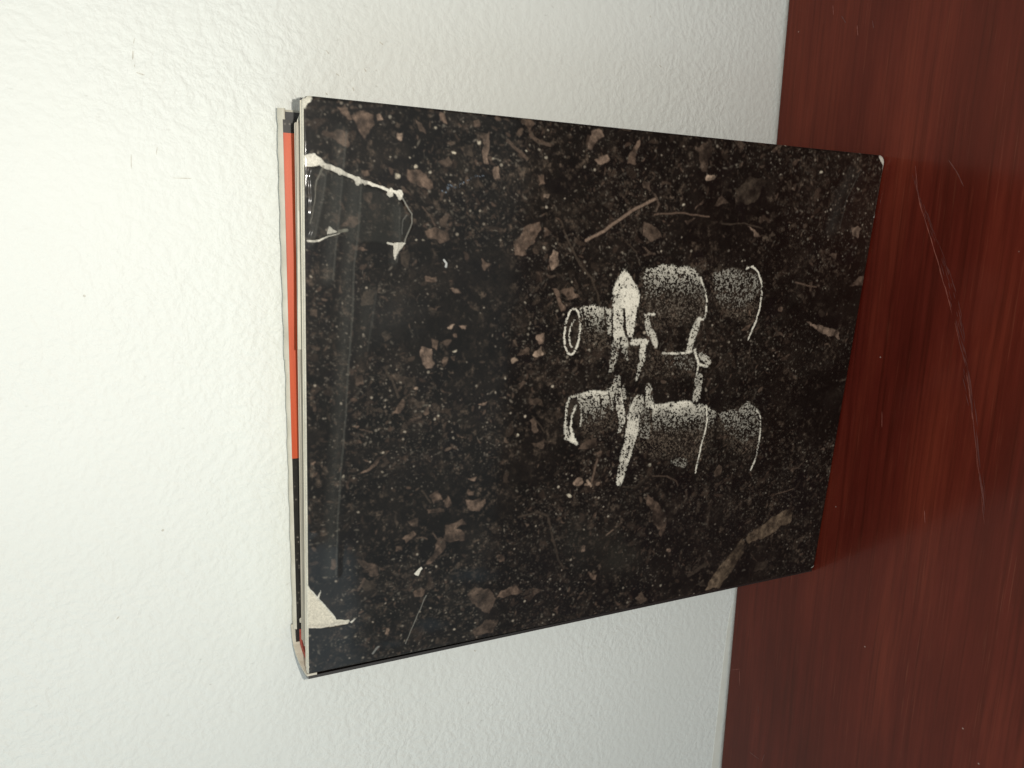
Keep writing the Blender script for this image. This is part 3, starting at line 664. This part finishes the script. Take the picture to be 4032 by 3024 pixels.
IMG[:] = IMG * (1 - al[..., None]) + cream_p * (0.22 + .78 * np.clip(BIN, 0, 1) ** 1.8)[..., None] * al[..., None]

# ---- wear: white paper core at tears; also sheen painted along the film creases
RELIEF = np.zeros((NY, NX))
def wear_poly(tr, pts, col=WH, depth=0.0, warp=5.0):
    sl, mk = poly_mask(to_grid(tr(pts)), warp)
    blend(sl, mk, np.asarray(col) * (0.85 + .3 * fine1[sl])[..., None]); RELIEF[sl] += -depth * mk
def wear_line(tr, pts, w, col=WH, a=1.0, warp=3.0):
    k = (tr([(1, 0)])[0][0] - tr([(0, 0)])[0][0]) * GS * 1.08
    sl, d = stroke_mask(to_grid(tr(pts)), np.asarray(w, float) * k, warp)
    blend(sl, np.clip(d + .5, 0, 1) * a, np.asarray(col) * (0.85 + .3 * fine1[sl])[..., None])
wear_line(cA, [(30,600),(90,580),(140,600),(185,640),(330,700),(470,775),(640,822),(790,880),(850,910)], [60, 40, 34, 30, 26, 24, 18, 14, 26], warp=5)
for x, y, r in [(480,785,30), (535,800,22), (755,882,36), (845,908,38), (330,710,22)]:
    wear_poly(cA, [(x + r * math.cos(i * .9), y + r * math.sin(i * .9)) for i in range(7)], warp=9)
wear_poly(cA, [(20,560),(110,548),(165,630),(20,655)])
wear_line(cA, [(180,650),(120,780),(90,1050),(60,1150)], [16, 8, 6, 5], (.22, .20, .16), .7)
wear_line(cA, [(870,930),(945,1070),(948,1150),(880,1310)], [10, 8, 8, 10], (.22, .21, .18), .85)
wear_line(cA, [(905,1080),(870,1120),(862,1240)], 7, (.15, .145, .125), .8)
wear_poly(cA, [(785,1325),(882,1318),(835,1400),(795,1470)], depth=.0001); wear_line(cA, [(740,1315),(790,1335)], 12)
wear_poly(cA, [(228,1175),(290,1212),(212,1247)]); wear_line(cA, [(45,1306),(140,1300),(220,1262),(330,1225)], [14, 12, 6, 5]); wear_line(cA, [(315,1215),(380,1215)], 22, (.19, .18, .14))
for i in range(34):
    f_ = i / 33.0; dot(cA, 1240 + 330 * f_ + rng.normal(0, 8), 860 - 125 * f_ ** .8 + rng.normal(0, 16) * (1 - f_), 3 + 7 * rng.random() * (1 - .6 * f_), (.085, .10, .12))
wear_line(cA, [(1230,1470),(1245,1500),(1240,1530)], 14, (.40, .40, .38))
wear_poly(cD, [(852,608),(862,622),(838,672),(803,660)]); wear_line(cD, [(892,820),(740,1165)], 5, (.22, .21, .18), .8); wear_line(cD, [(500,1235),(545,1190)], 14, (.16, .155, .14))
wear_poly(cD, [(-10,742),(30,752),(60,790),(120,850),(180,910),(215,960),(240,990),(318,993),(322,1020),(200,1042),(120,1046),(-10,1056)], (.60, .55, .44), .00035)
wear_line(cD, [(25,750),(120,848),(182,915),(235,992)], 7, WH); wear_line(cD, [(0,1048),(120,1040),(210,1030),(322,1004)], 22, (.50, .46, .37)); wear_line(cD, [(0,1054),(120,1048),(320,1018)], 7, WH)
wear_poly(cD, [(98,835),(132,775),(116,845)]); wear_poly(cD, [(338,1010),(382,985),(350,1022)])
wear_poly(cD, [(-20,1130),(12,1130),(20,1230),(34,1290),(30,1345),(50,1385),(-20,1400)], (.56, .52, .43), 0, 8)
wear_poly(cA, [(-5,40),(120,38),(70,66),(48,130),(20,160),(-5,160)], (.56, .53, .44), 0, 10)
wear_poly(cB, [(2165,420),(2230,425),(2230,540),(2180,500),(2150,440)], (.52, .48, .41), 0, 8); wear_line(cB, [(2195,470),(2185,560),(2160,720),(2120,960),(2080,1200),(2010,1600)], [44, 30, 22, 18, 12, 8], (.55, .52, .45), .9); wear_poly(cB, [(2110,850),(2150,800),(2160,870)], (.4, .38, .33))
wear_line(cE, [(1840,990),(1885,940)], 10, (.38, .35, .29)); wear_line(cE, [(1985,372),(2012,398)], 6, (.4, .38, .32))
# creases: long soft buckle parallel to the top, grey sheen painted beside it
def crease(pts, width, height, sheen):
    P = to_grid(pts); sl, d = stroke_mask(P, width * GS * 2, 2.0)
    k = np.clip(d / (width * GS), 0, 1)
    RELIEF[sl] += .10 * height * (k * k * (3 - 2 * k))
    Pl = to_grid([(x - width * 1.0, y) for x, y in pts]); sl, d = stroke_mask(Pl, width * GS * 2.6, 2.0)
    blend(sl, np.clip(d / (width * GS * 1.3), 0, 1) * sheen * .75, (.050, .049, .042))  # light band: sheen of the buckled film put into the print colour
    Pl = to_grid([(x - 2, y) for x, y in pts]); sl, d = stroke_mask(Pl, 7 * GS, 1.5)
    blend(sl, np.clip(d + .4, 0, 1) * sheen * .8, (.075, .073, .062))
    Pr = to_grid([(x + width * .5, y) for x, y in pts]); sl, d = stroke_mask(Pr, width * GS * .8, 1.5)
    blend(sl, np.clip(d / 2, 0, 1) * sheen * .9, (.006, .005, .005))  # dark line painted along the other side of the crease
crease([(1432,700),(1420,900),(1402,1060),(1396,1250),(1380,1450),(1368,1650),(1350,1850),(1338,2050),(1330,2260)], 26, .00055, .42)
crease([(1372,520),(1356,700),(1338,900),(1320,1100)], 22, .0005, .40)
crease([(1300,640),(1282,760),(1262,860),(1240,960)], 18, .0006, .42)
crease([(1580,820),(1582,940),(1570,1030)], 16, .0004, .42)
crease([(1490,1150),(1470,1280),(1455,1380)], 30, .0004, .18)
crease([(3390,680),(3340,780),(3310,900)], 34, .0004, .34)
sl, mk = poly_mask(to_grid(cA([(60,650),(185,660),(470,800),(840,920),(945,1080),(945,1180),(880,1310),(780,1320),(420,1310),(330,1235),(60,1295)])), 6.0)
for _ in range(4):
    p = np.pad(mk, 1, mode='edge'); mk = (p[:-2, 1:-1] + p[2:, 1:-1] + p[1:-1, :-2] + p[1:-1, 2:] + 2 * mk) / 6
wr = fbm(24, 4, .6)
RELIEF[sl] += mk * (.00022 + .00009 * (wr[sl] - .5))
blend(sl, mk * .30, (.030, .030, .025))
edge = np.exp(-((NY - 1 - np.arange(NY)) / 12.0) ** 2)[:, None]
RELIEF += edge * .00022 * (fbm(30, 3, .6) - .5)
RELIEF += .00030 * (fbm(5, 3) - .5)

# ---- fold the printed sheet over the front board
def fold1(s, L, r):
    pos = s.copy(); dep = np.zeros_like(s)
    for sign in (0, 1):
        t = (s - (L - r)) if sign else (r - s)
        k = t > 0; ang = np.clip(t / r, 0, math.pi / 2)
        q = r * np.sin(ang); e = r * (1 - np.cos(ang)) + np.maximum(t - r * math.pi / 2, 0)
        if sign: pos[k] = (L - r + q)[k]
        else: pos[k] = (r - q)[k]
        dep[k] = e[k]
    return pos, dep
RAD = 0.0011
us = np.r_[-np.linspace(.0032, .0004, EXT), np.linspace(0, W, NX), W + np.linspace(.0004, .0032, EXT)]
ts = np.r_[-np.linspace(.0032, .0004, EXT), np.linspace(0, H, NY), H + np.linspace(.0004, .0032, EXT)]
pu, du = fold1(us, W, RAD); pt, dt = fold1(ts, H, RAD)
PU, PT = np.meshgrid(pu, pt); DU, DT = np.meshgrid(du, dt)
CR = 0.0038                                  # rounded corners of the board
for cx, cy, sx, sy in ((CR, CR, -1, -1), (W - CR, CR, 1, -1), (W - CR * .7, H - CR * .7, 1, 1)):
    dx = (PU - cx) * sx; dy = (PT - cy) * sy; k = (dx > 0) & (dy > 0)
    l = np.maximum(np.maximum(dx, dy), 1e-9); h_ = np.hypot(dx, dy) + 1e-12; sc = np.where(k, l / h_, 1)
    PU = np.where(k, cx + (PU - cx) * sc, PU); PT = np.where(k, cy + (PT - cy) * sc, PT)
REL = np.pad(RELIEF, EXT); DEP = DU + DT - REL
o_, r_, u_, n_ = FR.axes
V3 = (np.array(o_ - BASE)[None, None] + PU[..., None] * np.array(r_) + PT[..., None] * np.array(u_) + DEP[..., None] * np.array(n_)).reshape(-1, 3)
CC = np.pad(IMG, ((EXT, EXT), (EXT, EXT), (0, 0)), mode='edge')
# the fold along the top is rubbed through to pale paper, the other folds only here and there
ragged = (fbm(40, 3)[0]); rg = np.pad(ragged, EXT, mode='edge')
CC[-EXT - 2:, :] = np.array([.62, .58, .48]) * (.85 + .3 * rg)[None, :, None]
CC[:EXT, :] = np.where((rg > .45)[None, :, None], np.array([.40, .37, .30]), CC[:EXT, :])
ny, nx = PU.shape
idx = np.arange(nx * ny).reshape(ny, nx)
quads = np.stack([idx[:-1, :-1], idx[:-1, 1:], idx[1:, 1:], idx[1:, :-1]], -1).reshape(-1, 4)
me = bpy.data.meshes.new('printed_jacket')
me.vertices.add(nx * ny); me.vertices.foreach_set('co', V3.astype(np.float32).ravel())
me.loops.add(quads.size); me.loops.foreach_set('vertex_index', quads.astype(np.int32).ravel())
me.polygons.add(len(quads)); me.polygons.foreach_set('loop_start', np.arange(0, quads.size, 4, dtype=np.int32))
me.polygons.foreach_set('use_smooth', np.ones(len(quads), bool))
me.update(calc_edges=True)
ca = me.attributes.new('print', 'FLOAT_COLOR', 'POINT')
ca.data.foreach_set('color', np.concatenate([CC, np.ones((ny, nx, 1))], -1).astype(np.float32).ravel())
me.materials.append(M_print)
front = part('front_cover', *box_pts(FR, .0009, W - .0010, .0008, H - .0009, .0006, .0034), M_board)
jk = bpy.data.objects.new('printed_jacket', me); COL.objects.link(jk); jk.parent = front
jk['label'] = 'soil, dead leaves and pale stippled binoculars printed on torn jacket'

# ---- back board, wrapped in the pale sleeve along its top
back = part('back_cover', *box_pts(BK, .004, W, 0, HB - .0004, -.0032, 0), M_board)
def sheet(name, f, s0, s1, t0, t1, dfun, mat, parent=None, thick=.0004, n=24, wob=0.0, label=None, top=None):
    v = []; F = []
    for j in range(n + 1):
        s = s0 + (s1 - s0) * j / n
        d = dfun(j / n); tt = t1 + (top(j / n) if top else 0) + wob * math.sin(j * 1.7) * .5
        v += [f(s, t0, d), f(s, tt, d), f(s, tt, d + thick), f(s, t0, d + thick)]
    for j in range(n):
        a = 4 * j
        F += [(a, a + 4, a + 5, a + 1), (a + 1, a + 5, a + 6, a + 2), (a + 2, a + 6, a + 7, a + 3), (a + 3, a + 7, a + 4, a)]
    F += [(0, 1, 2, 3), (4 * n + 3, 4 * n + 2, 4 * n + 1, 4 * n)]
    return recalc(part(name, v, F, mat, parent, False, label))
# pale sleeve folded over the top of the back board
def wrap(name, s0, s1, drop, mat, extra=0.0, n=30):
    prof = [(HB - .012, .0006), (HB - .001, .0006), (HB + .0005 + extra, -.0006), (HB + .0006 + extra, -.0026), (HB - .0004, -.0036), (HB - drop, -.0040)]
    v = []; F = []; m_ = len(prof)
    for j in range(n + 1):
        s = s0 + (s1 - s0) * j / n; w_ = .00015 * math.sin(j * 1.3) + .0001 * math.sin(j * 3.1)
        v += [BK(s, t + w_, d) for t, d in prof] + [BK(s, t - .0003 + w_, d + (-.0003 if i < 2 else .0003)) for i, (t, d) in enumerate(prof)]
    q = 2 * m_
    for j in range(n):
        a = j * q
        for i in range(m_ - 1):
            F.append((a + i, a + q + i, a + q + i + 1, a + i + 1)); F.append((a + m_ + i, a + m_ + i + 1, a + q + m_ + i + 1, a + q + m_ + i))
        F.append((a + m_ - 1, a + q + m_ - 1, a + q + 2 * m_ - 1, a + 2 * m_ - 1))
    return recalc(part(name, v, F, mat, back, True))
wrap('sleeve_edge', .0105, W * .575, .0012, M_cream)
wrap('sleeve_flap', W * .575, W + .0012, .0016, M_sleeve, .0003)
sheet('jacket_flap', BK, W * .392, W - .008, .10, HB - .0007, lambda x: -.0046 - .0006 * x * x, M_red, back, .0004, label='orange red flap folded inside the back cover')
sheet('printed_endpaper', BK, .0105, W - .003, .10, HB - .0008, lambda x: -.0042, M_soil, back, .0003)

# ---- page block: leaves fanning slightly towards the open side, a little lower than the boards
v = []; F = []
NP = 46
pr = random.Random(7)
for k in range(NP):
    x = k / (NP - 1)
    # depth measured from the back board at the spine and at the open edge
    d_sp = -.0062 - x * (TH - .0110); d_fo = -.0215 - x * .0095 + pr.uniform(-.0003, .0003)
    w_ = W - .006 + pr.uniform(-.0012, .0003); th = .00034
    rec = .0026 + pr.uniform(-.0004, .0004) + (.0008 if x > .6 else 0)
    n = 10; base = len(v)
    for j in range(n + 1):
        f_ = j / n; s = .007 + (w_ - .007) * f_
        d = d_sp + (d_fo - d_sp) * f_ + .0004 * math.sin(f_ * 6 + k * .6) * f_
        for t in (.0035, HB - rec):
            v += [BK(s, t, d - th / 2), BK(s, t, d + th / 2)]
    for j in range(n):
        a = base + 4 * j
        F += [(a, a + 4, a + 6, a + 2), (a + 1, a + 3, a + 7, a + 5), (a + 2, a + 6, a + 7, a + 3), (a, a + 1, a + 5, a + 4)]
    F += [(base, base + 2, base + 3, base + 1), (base + 4 * n, base + 4 * n + 1, base + 4 * n + 3, base + 4 * n + 2)]
pages = part('page_block', v, F, M_pages); pages['kind'] = 'stuff'; recalc(pages)

# loose pale flap of the sleeve standing behind the front board, splayed at the open side
sheet('sleeve_flap', FR, W * .600, W - .004, .12, H - .0003, lambda x: .0096 + .0030 * x, M_sleeve, front, .0004, top=lambda x: .0012 * (1 - x) - .0016 * max(0, (x - .96) / .04))
sheet('torn_sheet', FR, .012, W * .57, .12, H - .0010, lambda x: .0040 + .0022 * x + .0004 * math.sin(x * 9), M_cream, front, .0003, wob=.0005)
sheet('sleeve_lining', FR, .002, W - .0015, .05, H + .0002, lambda x: .0034, M_cream, front, .0005)

# ---- spine, rounded towards the back, with its worn pale top and the red band inside
prof = [(0.0002, 0.0012), (-.0008, .004), (-.0012, .009), (-.0010, .015), (.0002, .0205), (.0026, .0246), (.0062, .0268), (.0115, .0277)]
def spine_strip(name, z0, z1, off, mat, parent=None, th=.0012):
    P = []
    n = len(prof)
    for i, (x, y) in enumerate(prof):
        a = prof[max(i - 1, 0)]; c = prof[min(i + 1, n - 1)]
        dx, dy = c[0] - a[0], c[1] - a[1]; l = math.hypot(dx, dy)
        nx_, ny_ = dy / l, -dx / l           # towards the inside
        P.append(((x + nx_ * off, y + ny_ * off), (x + nx_ * (off + th), y + ny_ * (off + th))))
    v = []; F = []
    sl = math.tan(LEAN); c = math.cos(LEAN)
    for (a, b_) in P:
        for (x, y), z in ((a, z0), (a, z1), (b_, z1), (b_, z0)):
            v.append(Vector((x, YS + y + z * c * sl, Z0 + z * c)))
    for i in range(n - 1):
        q = 4 * i
        F += [(q, q + 4, q + 5, q + 1), (q + 1, q + 5, q + 6, q + 2), (q + 2, q + 6, q + 7, q + 3), (q + 3, q + 7, q + 4, q)]
    F += [(0, 1, 2, 3), (4 * n - 1, 4 * n - 2, 4 * n - 3, 4 * n - 4)]
    return recalc(part(name, v, F, mat, parent, False))
spine = spine_strip('spine', 0.0004, H - .0006, -.0009, M_board, None, .0012)
sheet('jacket_fold', FR, W - .0080, W - .0003, .10, H - .0004, lambda x: .0072, M_board, front, .0004, n=4)
spine_strip('worn_edge', H - .0042, H - .0002, .0003, M_cream, spine, .0008)
spine_strip('headband', H - .012, H - .0030, .0014, M_band, spine, .0026)
sheet('torn_scrap', BK, .0140, .0185, H - .010, H - .0030, lambda x: -.0054 - .0015 * x, M_cream, spine, .0004, n=8, wob=.0006, top=lambda x: -.0016 * abs(2 * x - .7))
